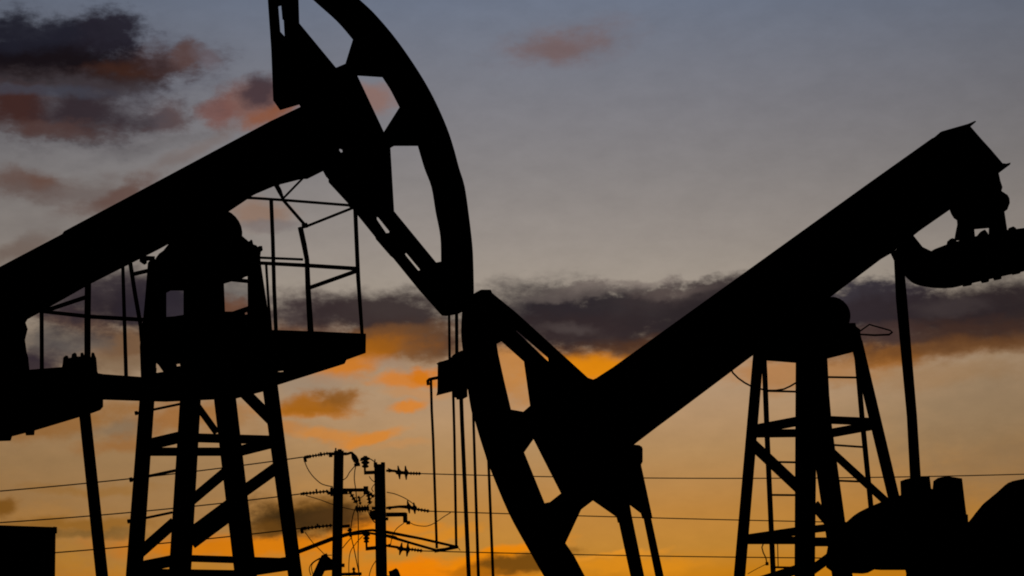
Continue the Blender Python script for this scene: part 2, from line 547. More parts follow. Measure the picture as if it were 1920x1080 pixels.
# tail bearing + equalizer + pitman
m = MB()
m.slab(Q, [(1783, 392), (1786, 400), (1791, 408), (1796.7, 412), (1797.5, 420), (1795, 432), (1791.7, 450), (1826, 450), (1824, 429.5), (1856.7, 426.7), (1856, 450), (1887, 440), (1885, 426.7), (1880.7, 398), (1886, 394),
           (1890.7, 381.7), (1890, 373), (1886.7, 366.7), (1875, 359), (1877, 352), (1873, 340), (1870, 326), (1800, 350)], 0.0, 0.044)
tb = m.build('tail_bearing', IRON, K)
C = Q.at(1840, 375, 0)
MB().lathe(C - Q.n * .2, C + Q.n * .1, [(0, .1), (.1, .16), (.9, .16), (1, .1)], 20).build('bearing_cap', IRON, tb)
m = MB()
m.slab(Q, arc([(1713, 441.7), (1730, 463), (1746, 470.7), (1753, 466.7), (1778, 457), (1828, 443), (1858, 439), (1886.7, 431.5), (1930, 426), (2050, 396), (2050, 478), (1920, 509), (1813, 533),
           (1786.7, 539.5), (1760, 540.5), (1736.7, 538), (1713, 531.7), (1697, 518), (1685, 500), (1675, 476), (1700, 440)], (1813, 533), (1697, 518)), 0, 0.12)
eqR = m.build('equalizer_beam', IRON, K)
for a in ([(1776, 460), (1778, 452), (1784, 447), (1790, 449), (1793, 455)], [(1828, 446), (1834, 441), (1840, 434), (1845, 431), (1850, 437), (1853, 444)], [(1890, 434), (1893, 427), (1898, 425), (1903, 428), (1904, 433)],
          [(1804, 532), (1822, 528), (1820, 535), (1808, 537)], [(1839, 524), (1854, 520), (1852, 529), (1843, 530.5)], [(1862, 518), (1876, 514), (1876, 523.5), (1866, 525.5)], [(1897, 510), (1912, 506), (1911, 513), (1900, 515)]):
    MB().slab(Q, a, 0.02, 0.03).build('bolt', IRON, eqR)
MB().slab(Q, [(1671.5, 474.5), (1690, 462), (1699, 560), (1717.5, 780), (1726, 915), (1709, 915), (1702, 780), (1681.5, 560), (1678, 488)], 0.12, 0.03).build('pitman_arm', STEEL, K)

# cranks and counterweights
m = MB()
m.slab(Q, arc([(1560, 985), (1584.7, 981), (1605, 964), (1627, 952), (1655, 940), (1684, 928), (1815, 965), (1818, 1069), (1699, 1069), (1651, 1069), (1639, 1068), (1624, 1076), (1563, 1074), (1549, 1064), (1549, 1040)], (1584.7, 981), (1684, 928)), -0.1, 0.08)
cr = m.build('crank', IRON, K)
m = MB()
m.slab(Q, [(1684, 934), (1689, 928), (1688, 902), (1702.5, 897), (1743, 892), (1746, 916), (1748.5, 917), (1750, 902), (1760, 895), (1778, 893), (1804, 897), (1809, 940), (1813.5, 975), (1816, 1040), (1690, 1040)], 0.05, 0.06)
m.build('weight_block', IRON, cr)
m = MB()
m.slab(Q, arc([(1800, 985), (1813, 973), (1819, 975), (1827, 965), (1835, 955), (1847, 942), (1860, 931), (1872, 921), (1884, 911), (1894, 904.5), (1905, 900.5), (1922, 899), (1960, 906), (2000, 930), (2030, 975), (2040, 1030), (2040, 1140), (1690, 1140), (1700, 1069), (1800, 1060)], (1819, 975), (2030, 975)), 0.2, 0.14)
m.build('counterweight', IRON, K)

# tower head, bearing
m = MB()
m.slab(Q, [(1414, 666), (1434.6, 676), (1491.6, 680.5), (1546, 674), (1599, 660.5), (1617, 642), (1615, 633), (1611, 618), (1607, 613), (1603, 612.6), (1500, 560), (1440, 620)], 0, 0.05)
thR = m.build('tower_head', STEEL, K)
MB().slab(Q, [(1587, 622), (1589, 612), (1592, 606), (1602, 606), (1604, 613), (1611, 618), (1612, 630), (1588, 630)], 0.03, 0.03).build('bolt_row', IRON, thR)
C = Q.at(1543, 598, 0)
MB().lathe(C - Q.n * .22, C + Q.n * .22, [(0, .13), (0.08, .15), (.92, .15), (1, .13)], 28).build('saddle_bearing', IRON, K)
lp = [(1611, 622), (1630, 608.5), (1669, 619.5), (1673, 623), (1667, 627.5), (1640, 628.5), (1613, 627)]
MB().bar(Q, lp, [3, 3, 3, 4, 4, 4, 3.5], [0, .2, .3, .3, .3, .15, 0]).build('wire_loop', CABLE, thR)

# fronto-parallel reference for the square tower seen corner-on
T = Plane(1515, 700, 19.0, 0)
TN, TF = 0.5, -0.5


def tleg(tl, tr, bl, br, v):
    leg(T, tl, tr, bl, br, v, 0.07).build('leg', STEEL, K)


tleg((1414, 640), (1434, 640), (1375.6, 1080), (1397.5, 1080), 0.0)
tleg((1492, 640), (1533, 640), (1489.5, 1080), (1528, 1080), TN)
tleg((1494, 640), (1538, 640), (1560, 1080), (1599, 1080), TF)
tleg((1594, 640), (1617, 638), (1700, 1080), (1722, 1080), 0.0)


def tgirt(p0, p1, w, v0, v1, name='girt'):
    MB().angle(T, p0, p1, w, v0, v1, 0.05).build(name, STEEL, K)


tgirt((1415, 805), (1500, 789), 18, 0, TN)
tgirt((1415, 813), (1505, 812), 15.5, 0, TF)
tgirt((1548, 787), (1640, 791), 15, TN, 0)
tgirt((1548, 814), (1641, 797), 17, TF, 0)
tgirt((1400, 1010), (1495, 996), 16, 0, TN)
tgirt((1400, 1012), (1500, 1013), 14, 0, TF)
tgirt((1400, 1016), (1495, 1016), 9, 0, TF)
tgirt((1520, 993), (1562, 988), 14, TN, 0)
tgirt((1520, 1016), (1562, 1016), 17, TF, 0)
tgirt((1412, 834), (1497, 914), 21, 0, TN, 'brace')
tgirt((1556, 844), (1672, 950), 15, TF, 0, 'brace')
tgirt((1520, 1071), (1560, 1042), 18, TN, 0, 'brace')
tgirt((1530, 950), (1560, 985), 20, TN, TF, 'brace')
tgirt((1418, 1092), (1500, 1066), 18, 0, TN, 'brace')

# ladders inside the tower
for name, rails, rungs in (
        ('ladder', [[(1431.5, 655), (1434, 700), (1438, 810), (1450, 1080)], [(1497, 660), (1497, 1080)]],
         [((1434, 733), (1500, 734.5)), ((1442, 866), (1500, 867)), ((1446, 928), (1500, 928.5)), ((1450, 1063.5), (1500, 1064.5))]),
        ('ladder', [[(1546, 665), (1550, 740), (1555, 800), (1566, 930)], [(1605, 650), (1611, 720), (1617, 790), (1623, 850), (1634, 960)]],
         [((1549, 707), (1611, 708)), ((1558, 834), (1622, 838.5)), ((1563, 901), (1628, 903.5))])):
    m = MB()
    for rl in rails:
        m.bar(T, rl, 10, -0.15)
    ld = m.build(name, STEEL, K)
    for p0, p1 in rungs:
        MB().bar(T, [p0, p1], 4, -0.15).build('rung', STEEL, ld)
# hanging cables
m = MB()
m.bar(T, [(1370, 690), (1374, 699), (1384, 709), (1396, 717.5), (1410, 725), (1437, 732), (1455, 732), (1470, 729.5), (1482, 724), (1497, 715)], 3.4, 0.1)
m.build('sagging_cable', CABLE, K)
m = MB()
m.bar(T, [(1432, 1018), (1428.5, 1026), (1431, 1036), (1436, 1046), (1438, 1057), (1441, 1058)], 2.4, 0.1)
m.bar(T, [(1438, 1054), (1438.5, 1060)], 6, 0.1)
m.bar(T, [(1458, 1020), (1459, 1062)], 1.8, 0.1)
m.bar(T, [(1438, 1057), (1420, 1066), (1402, 1076)], 1.3, 0.1)
m.build('dangling_cable', CABLE, K)

# ================================================================== CABINET, bottom left
D = Plane(50, 1040, 21.0, 12)
cb = D.at(50, 1080, 0)
cb.z = 0
cab = tag(empty('equipment_cabinet', cb), 'dark flat-topped equipment cabinet at the foot of the picture, left of the leaning strut', 'cabinet')
m = MB()
a = [(-260, 979), (104, 990.5), (109.5, 1080), (112, 1130), (-260, 1130)]
P0, P1 = D.at(-260, 979, 0), D.at(104.5, 990.5, 0)
zt = min(P0.z, P1.z)
ex = (Vector((P1.x, P1.y, 0)) - Vector((P0.x, P0.y, 0)))
back = -D.n * 1.2
X0, X1 = Vector((P0.x, P0.y, 0)), D.at(109.5, 1080, 0)
X1.z = 0
m.hull([X0, X1, X0 + back, X1 + back - ex.normalized() * 0.3, Vector((P0.x, P0.y, P0.z)), P1, P0 + back, P1 + back - ex.normalized() * 0.3])
body = m.build('body', SHEET, cab)
m = MB()
m.slab(D, [(-260, 976), (100, 988.5), (100.5, 987.5), (107, 988.5), (107, 1000), (-260, 990)], 0.02, 0.03)
m.build('top_rim', SHEET, body)
m = MB()
m.slab(D, [(-150, 1010), (95, 1016), (100, 1300), (-150, 1300)], 0.012, 0.02)
m.build('door', SHEET, body)

# ================================================================== UTILITY POLES
U = Plane(670, 950, 66.0, 0)
PXM = 66.0 / F      # metres per photo pixel at the poles


def pole_bottom(x, y, dx):
    q = to_ground(U, (x, y), (x + dx, 1080), 0)
    return q


def beads(m, p0, p1, n, w, core=3.4):
    """a string of insulator beads between two photo points"""
    A, B = U.at(*p0, 0), U.at(*p1, 0)
    prof = [(0, core * PXM / 2)]
    for i in range(n):
        f = (i + 0.5) / n
        h = 0.28 / n
        prof += [(f - h, core * PXM / 2), (f - h * 0.3, w * PXM / 2), (f + h * 0.3, w * PXM / 2), (f + h, core * PXM / 2)]
    prof.append((1, core * PXM / 2))
    m.lathe(A, B, prof, 10)


def disc(m, c, h, t, tilt):
    """one big dished disc seen edge-on"""
    C = U.at(*c, 0)
    ax = Vector((math.cos(tilt), 0, math.sin(tilt)))
    m.lathe(C - ax * (t * PXM), C + ax * (t * PXM), [(0, 2.5 * PXM), (0.3, 3.4 * PXM), (0.45, h * PXM / 2), (0.62, h * PXM / 2), (0.75, h * PXM * .25), (1, 2 * PXM)], 16)


def pin(m, c, w, h, n=3):
    """upright pin insulator: stacked sheds"""
    A, B = U.at(c[0], c[1] + h / 2, 0), U.at(c[0], c[1] - h / 2, 0)
    prof = [(0, w * PXM * .2)]
    for i in range(n):
        f = (i + .35) / n
        k = w * PXM / 2 * (0.72 + .28 * i / max(1, n - 1))
        prof += [(f - .12 / n, k), (f + .1 / n, k * .95), (f + .45 / n, w * PXM * .2)]
    prof.append((1, w * PXM * .18))
    m.lathe(A, B, prof, 12)


def wire(pts, w, mat, name, parent, v=0.0):
    m = MB()
    m.bar(U, pts, w, v, 6)
    return m.build(name, mat, parent)


GP = 'utility poles behind the pumpjacks'
# ---- pole 1
f1 = pole_bottom(635.5, 846, -4)
b1 = U.at(*f1, 0)
b1.z = 0
P1o = tag(empty('utility_pole', b1), 'taller utility pole holding the left-hand wires on long beaded insulator strings', 'utility pole', GP)
m = MB()
m.tube([U.at(635.3, 846, 0), U.at(631.5, 1080, 0), b1], [9.3 * PXM, 9.6 * PXM, 11 * PXM], 16)
m.build('shaft', CONC, P1o)
m = MB()
m.bar(U, [(620, 850), (620, 857)], 7, 0.1)
m.bar(U, [(616, 851), (650, 851)], 6, 0.16)
m.bar(U, [(629.5, 840), (629.5, 852)], 3, 0)
m.bar(U, [(642, 845), (642, 856)], 5, 0.1)
m.bar(U, [(637, 846), (637, 842.5)], 8, 0)
m.build('top_bracket', STEEL, P1o)
m = MB()
m.angle(U, (619, 919), (689, 918.6), 6.5, 0.16, t=0.1)
m.angle(U, (614, 924.5), (652, 924), 6, 0.2, t=0.1)
m.angle(U, (686, 912), (686, 927), 9, 0.1, t=0.1)
m.angle(U, (622, 914), (622, 930), 5, 0.2, t=0.1)
m.build('crossarm', STEEL, P1o)
for k, (p0, p1) in enumerate((((616, 850), (574, 857)), ((616, 921), (566, 926)), ((623, 985), (568, 991)))):
    m = MB()
    beads(m, p0, p1, 8, 7.5)
    m.bar(U, [(p1[0] + 7, p1[1] - 1), (p1[0] - 3, p1[1] + .5)], 6 if k != 1 else 5, 0)
    m.bar(U, [(p1[0] + 26, p1[1] - 5), (p1[0] + 29, p1[1] - 5.5)], 8, 0)
    if k != 1:
        m.bar(U, [(p1[0] - 3, p1[1] - 1), (p1[0] - 1, p1[1] + 9)], 6, 0)
    m.build('insulator_string', GLASSY, P1o)
for pts, w in (([(571, 864), (576, 877), (585, 891), (599.5, 905), (611, 910), (624, 912.5)], 1.9),
               ([(573, 929), (600, 937), (623, 945.5), (645, 952), (669, 957)], 1.5),
               ([(572, 998), (587, 1018), (600, 1031), (610, 1040), (622, 1041)], 1.6),
               ([(667, 872), (660, 880), (655, 886), (650, 895), (642, 901)], 2.0),
               ([(667, 874), (665, 885), (664.5, 900), (667, 918), (669, 940), (671, 960), (672, 1000), (671.5, 1050), (675, 1090)], 2.0),
               ([(668, 948), (661, 970), (658, 1000), (664, 1030), (670, 1060), (676, 1090)], 2.0),
               ([(655, 1090), (654, 1060), (657, 1035), (668, 1018), (680, 1005)], 1.6),
               ([(642, 1028), (650, 1018), (658, 1009)], 2.0),
               ([(600, 1046), (586, 1055), (580, 1066), (583, 1079)], 1.8),
               ([(612, 1043), (592, 1052), (584, 1062), (588, 1082)], 1.6)):
    wire(smooth(pts), w, CABLE, 'jumper_wire', P1o, 0.12)
m = MB()
m.bar(U, [(644, 851), (652, 851), (657, 849), (661, 849.5)], 5, 0)
m.bar(U, [(660, 849), (664, 857), (668, 864), (672, 870)], [4, 11, 11, 4], 0)
m.bar(U, [(664, 872), (675, 871)], 6, 0)
pin(m, (685, 866), 19, 22, 3)
m.bar(U, [(675, 863), (680, 863)], 3, 0)
m.build('strain_insulator', GLASSY, P1o)
for p0, p1, n, w, c in (((655, 921), (668, 943), 4, 9, 4), ((667, 955), (692, 953), 5, 14, 8), ((689, 920), (694, 945), 4, 10, 5), ((693, 925), (701, 932), 2, 9, 5),
                        ((672, 930), (676, 946), 3, 6, 3), ((655, 990), (658, 1007), 2, 10, 5)):
    m = MB()
    beads(m, p0, p1, n, w, c)
    m.build('fuse_cutout', GLASSY, P1o)
for pts, w in ((smooth([(670, 941), (676, 934), (684, 928)]), 1.8), (smooth([(693, 944), (689, 950), (690, 956), (697, 957)]), 2), ([(632, 988), (656, 986)], 6)):
    wire(pts, w, CABLE, 'jumper_wire', P1o, 0.05)
m = MB()
m.slab(U, [(581, 1094), (587, 1078), (600, 1049), (604, 1042), (609, 1040), (616, 1044), (622, 1049), (626, 1050), (626, 1068), (613, 1069), (608, 1070), (597, 1094)], -.1, .3, fit=False)
m.bar(U, [(613, 1044), (611, 1038)], 4, -.1)
m.build('cable_box', STEEL, P1o)
m = MB()
m.bar(U, [(636, 1060), (646, 1060)], 7, -.1)
m.build('step_bar', STEEL, P1o)
m = MB()
m.bar(U, [(636, 1077), (678, 1076)], 6, -.1)
m.build('crossarm', STEEL, P1o)
m = MB()
beads(m, (663, 1064), (664, 1077), 2, 7, 4)
m.build('pin_insulator', GLASSY, P1o)

# ---- pole 2
f2 = pole_bottom(712, 872, 3.5)
b2 = U.at(*f2, 0)
b2.z = 0
P2o = tag(empty('utility_pole', b2), 'shorter utility pole holding the right-hand wires on paired disc insulators', 'utility pole', GP)
m = MB()
m.tube([U.at(711.7, 872, 0), U.at(715.3, 1080, 0), b2], [10.3 * PXM, 10.6 * PXM, 12 * PXM], 16)
m.build('shaft', CONC, P2o)
m = MB()
m.bar(U, [(703, 874), (722, 874)], 8, 0.1)
m.bar(U, [(704, 867), (704, 876)], 7, 0.1)
m.bar(U, [(718, 867), (718, 876)], 8, 0.1)
m.bar(U, [(703, 861), (703, 870)], 2.2, 0)
m.build('top_bracket', STEEL, P2o)
for segs in (([(683, 886.5), (706, 885.5)], 7), ([(686, 1029), (706, 1027)], 7), ([(694, 965), (706, 962)], 13), ([(697, 953), (706, 953)], 6)):
    m = MB()
    m.bar(U, segs[0], segs[1], 0.1)
    if segs[0][0][0] < 690:
        x, y = segs[0][0]
        m.bar(U, [(x + 1.5, y + 3), (x + 1, y - 12)], 4, 0.1)
    m.build('bracket', STEEL, P2o)
m = MB()
m.angle(U, (724, 965), (761, 964.5), 8, 0.16, t=0.1)
m.angle(U, (759.5, 962), (760, 980), 8.5, 0.16, t=0.1)
m.bar(U, [(762, 980), (769, 980)], 7, 0.1)
m.bar(U, [(697, 972), (728, 973)], 6, 0.17)
m.build('crossarm', STEEL, P2o)
for (a, b), ds, tail in (
        (((724, 882.5), (740, 883)), [((747.5, 886), 26, .12), ((760.5, 886.5), 27, .05)], ((768, 887.5), (789, 888))),
        (((724, 952.5), (748, 950)), [((765.5, 950.5), 25, .15), ((776.5, 953), 22, .1)], ((782, 955), (805, 958.5))),
        (((724, 1023), (744, 1026)), [((751, 1029), 24, -.2), ((763.5, 1030.5), 26, -.1)], ((770, 1030), (792, 1033)))):
    m = MB()
    m.bar(U, [a, b, ds[0][0], ds[1][0], tail[0]], [4.5, 5, 7, 6, 4], 0)
    m.bar(U, [(a[0] + 6, a[1] - 3), (a[0] + 7, a[1] + 3)], 5, 0)
    for c, h, tl in ds:
        disc(m, c, h, 5.5, tl)
    beads(m, tail[0], tail[1], 4, 7.5, 4)
    m.build('insulator_string', GLASSY, P2o)
m = MB()
pin(m, (687, 1008), 15, 19, 3)
m.build('pin_insulator', GLASSY, P2o)
for pts, w in (([(686, 857), (695, 861), (704, 867)], 2.0),
               ([(725, 923), (740, 926), (757, 933), (770, 941), (778, 948)], 1.7),
               ([(769, 980), (777, 984), (790, 986.3), (802, 986), (816, 980), (832, 969), (845, 961)], 1.6),
               ([(757, 981), (745, 990), (738, 1000), (734, 1012), (732, 1024)], 1.6),
               ([(692, 893), (697, 900), (703, 904)], 1.6), ([(702, 908), (697, 916), (700, 922)], 1.6),
               ([(727, 878), (735, 881), (745, 884)], 1.6),
               ([(691, 1090), (693, 1076), (698, 1062), (705, 1051)], 1.7),
               ([(691, 960), (695, 970), (703, 980)], 2.2),
               ([(724, 1003), (740, 1006), (745, 1009)], 3)):
    wire(smooth(pts), w, CABLE, 'jumper_wire', P2o, 0.12)
m = MB()
m.slab(U, [(729, 1072), (735, 1070.5), (743, 1066), (747, 1069), (753, 1086), (744, 1092), (733, 1090)], -.1, .3, fit=False)
m.bar(U, [(720, 1082), (735, 1082)], 6, 0)
m.build('cable_box', STEEL, P2o)

# ---- power lines
GL = 'thin power lines strung across the sky'


def power_line(x0, y0, x1, y1, sag, far_depth, label, w, extend=0.25):
    """from a pole to a far support: x0,y0 at the pole, x1,y1 where the wire leaves the picture"""
    A = U.at(x0, y0, 0)
    W = Plane(x1, y1, far_depth, 0)
    B = W.at(x1, y1, 0)
    B = B + (B - A) * extend
    pts = []
    n = 40
    for i in range(n + 1):
        t = i / n
        p = A.lerp(B, t)
        p.z -= 4 * sag * t * (1 - t)
        pts.append(p)
    m = MB()
    m.tube(pts, w * PXM / 2, 6)
    return tag(m.build('power_line', WIRE, None), label, 'power line', GL)


power_line(568, 857, -2, 916.5, .10, 62, 'topmost of three wires running left from the taller utility pole', 2.2)
power_line(562, 926.3, -2, 975.5, .10, 62, 'middle of three wires running left from the taller utility pole', 2.2)
power_line(562, 991, -2, 1040.5, .08, 62, 'lowest of three wires running left, ending behind the dark cabinet', 2.2)
power_line(789, 888, 1925, 880.5, .20, 66, 'topmost of three wires running right from the shorter utility pole', 2.0)
power_line(805, 958.5, 1925, 983, .06, 66, 'middle of three wires running right from the shorter utility pole', 2.0)
power_line(792, 1033, 1925, 1043, .10, 66, 'lowest of three wires running right from the shorter utility pole', 2.0)

# ================================================================== SKY
world = bpy.data.worlds.new('World')
scn.world = world
world.use_nodes = True
nt = world.node_tree
for n in list(nt.nodes):
    nt.nodes.remove(n)
N, LK = nt.nodes.new, nt.links.new


def math_node(op, a, b=None, c=None, clamp=False):
    n = N('ShaderNodeMath')
    n.operation = op
    n.use_clamp = clamp
    for i, x in enumerate((a, b, c)):
        if x is None:
            continue
        if hasattr(x, 'links'):
            LK(x, n.inputs[i])
        else:
            n.inputs[i].default_value = x
    return n.outputs[0]


def mix_col(fac, a, b):
    n = N('ShaderNodeMix')
    n.data_type = 'RGBA'
    if hasattr(fac, 'links'):
        LK(fac, n.inputs[0])
    else:
        n.inputs[0].default_value = fac
    for s, x in ((6, a), (7, b)):
        if hasattr(x, 'links'):
            LK(x, n.inputs[s])
        else:
            n.inputs[s].default_value = (*x, 1)
    return n.outputs[2]


HZ = 1480.0


def sky_xy(px, py):
    d = ray(px, py).normalized()
    return math.atan2(d.x, d.y) * F + 960, HZ - math.asin(d.z) * F


tc = N('ShaderNodeTexCoord')
sep = N('ShaderNodeSeparateXYZ')
LK(tc.outputs['Generated'], sep.inputs[0])
az = math_node('ARCTAN2', sep.outputs[0], sep.outputs[1])      # radians from the sunset
el = math_node('ARCSINE', sep.outputs[2])
sx = math_node('MULTIPLY_ADD', az, F, 960.0)
sy = math_node('MULTIPLY_ADD', el, -F, HZ)
cmb = N('ShaderNodeCombineXYZ')
LK(sx, cmb.inputs[0])
LK(sy, cmb.inputs[1])
pos = cmb.outputs[0]

# clear-sky colour by elevation
EMAX = 0.5                      # radians covered by the ramp
ramp = N('ShaderNodeValToRGB')
LK(math_node('DIVIDE', el, EMAX, clamp=True), ramp.inputs['Fac'])
stops = [(1700, (60, 34, 8)), (1480, (150, 88, 6)), (1250, (190, 116, 8)), (1080, (200, 126, 20)), (1030, (191, 132, 52)), (960, (187, 131, 62)), (850, (177, 137, 90)), (760, (179, 145, 110)), (660, (173, 149, 124)),
         (560, (163, 151, 137)), (450, (150, 141, 134)), (330, (135, 130, 129)), (200, (124, 123, 129)), (0, (108, 116, 133)), (-350, (72, 82, 104)), (-700, (34, 42, 62))]
els = ramp.color_ramp.elements
vals = []
for y, c in stops:
    e = (HZ - sky_xy(1150, y)[1]) / F
    vals.append((max(0.0, min(1.0, e / EMAX)), lin(c)))
vals.sort(key=lambda q: q[0])
ded = []
for p, c in vals:
    if ded and p - ded[-1][0] < 1e-4:
        ded[-1] = (p, c)
    else:
        ded.append((p, c))
while len(els) < len(ded):
    els.new(0.5)
for e, (p, c) in zip(els, ded):
    e.position = p
for e, (p, c) in zip(els, ded):
    e.position = p
    e.color = (*c, 1)
col = ramp.outputs['Color']


def noise(scale, sxy, detail, rough=0.55, off=0.0):
    mp = N('ShaderNodeMapping')
    mp.inputs['Scale'].default_value = (scale * sxy[0], scale * sxy[1], 1)
    mp.inputs['Location'].default_value = (off, off * 0.7, off * 1.3)
    LK(pos, mp.inputs['Vector'])
    n = N('ShaderNodeTexNoise')
    n.inputs['Scale'].default_value = 1
    n.inputs['Detail'].default_value = detail
    n.inputs['Roughness'].default_value = rough
    LK(mp.outputs[0], n.inputs['Vector'])
    return n


def warp(vec, nz, amp):
    s = N('ShaderNodeVectorMath')
    s.operation = 'SUBTRACT'
    LK(nz.outputs['Color'], s.inputs[0])
    s.inputs[1].default_value = (.5, .5, .5)
    mu = N('ShaderNodeVectorMath')
    mu.operation = 'MULTIPLY'
    LK(s.outputs[0], mu.inputs[0])
    mu.inputs[1].default_value = (*amp, 0)
    a = N('ShaderNodeVectorMath')
    a.operation = 'ADD'
    LK(vec, a.inputs[0])
    LK(mu.outputs[0], a.inputs[1])
    return a.outputs[0]


n1 = noise(1 / 150, (1, 1.5), 3, .5, 3.1)
n2 = noise(1 / 46, (1, 1.3), 4, .56, 7.7)
n3 = noise(1 / 95, (1, 2.2), 6, .62, 1.3)
wpos = warp(warp(pos, n1, (96, 46)), n2, (40, 28))
n5 = noise(1 / 24, (1, 1.7), 3, .6, 11.9)
edge = math_node('ADD', math_node('MULTIPLY', math_node('SUBTRACT', n3.outputs['Fac'], 0.5), 1.35),
                 math_node('MULTIPLY', math_node('SUBTRACT', n5.outputs['Fac'], 0.5), 0.55))


def blob(col, cx, cy, rx, ry, rgb, a=1.0, rot=0.0, soft=0.75, ek=1.0):
    """lay one cloud (an ellipse broken up by noise) over the sky colour"""
    x, y = sky_xy(cx, cy)
    mp = N('ShaderNodeMapping')
    mp.vector_type = 'TEXTURE'
    mp.inputs['Location'].default_value = (x, y, 0)
    mp.inputs['Rotation'].default_value = (0, 0, R(rot))
    mp.inputs['Scale'].default_value = (rx, ry, 1)
    ch = N('ShaderNodeVectorMath')      # keeps the clouds evaluated one after the other
    ch.operation = 'MULTIPLY_ADD'
    LK(col, ch.inputs[0])
    ch.inputs[1].default_value = (1e-7, 1e-7, 1e-7)
    LK(wpos, ch.inputs[2])
    LK(ch.outputs[0], mp.inputs['Vector'])
    ln = N('ShaderNodeVectorMath')
    ln.operation = 'LENGTH'
    LK(mp.outputs[0], ln.inputs[0])
    r = math_node('ADD', ln.outputs['Value'], math_node('MULTIPLY', edge, ek))
    mr = N('ShaderNodeMapRange')
    mr.interpolation_type = 'SMOOTHSTEP'
    LK(r, mr.inputs['Value'])
    mr.inputs['From Min'].default_value = 1.0 + soft * .58
    mr.inputs['From Max'].default_value = 1.0 - soft * .68
    mr.inputs['To Min'].default_value = 0
    mr.inputs['To Max'].default_value = a
    return mix_col(mr.outputs[0], col, lin(rgb))


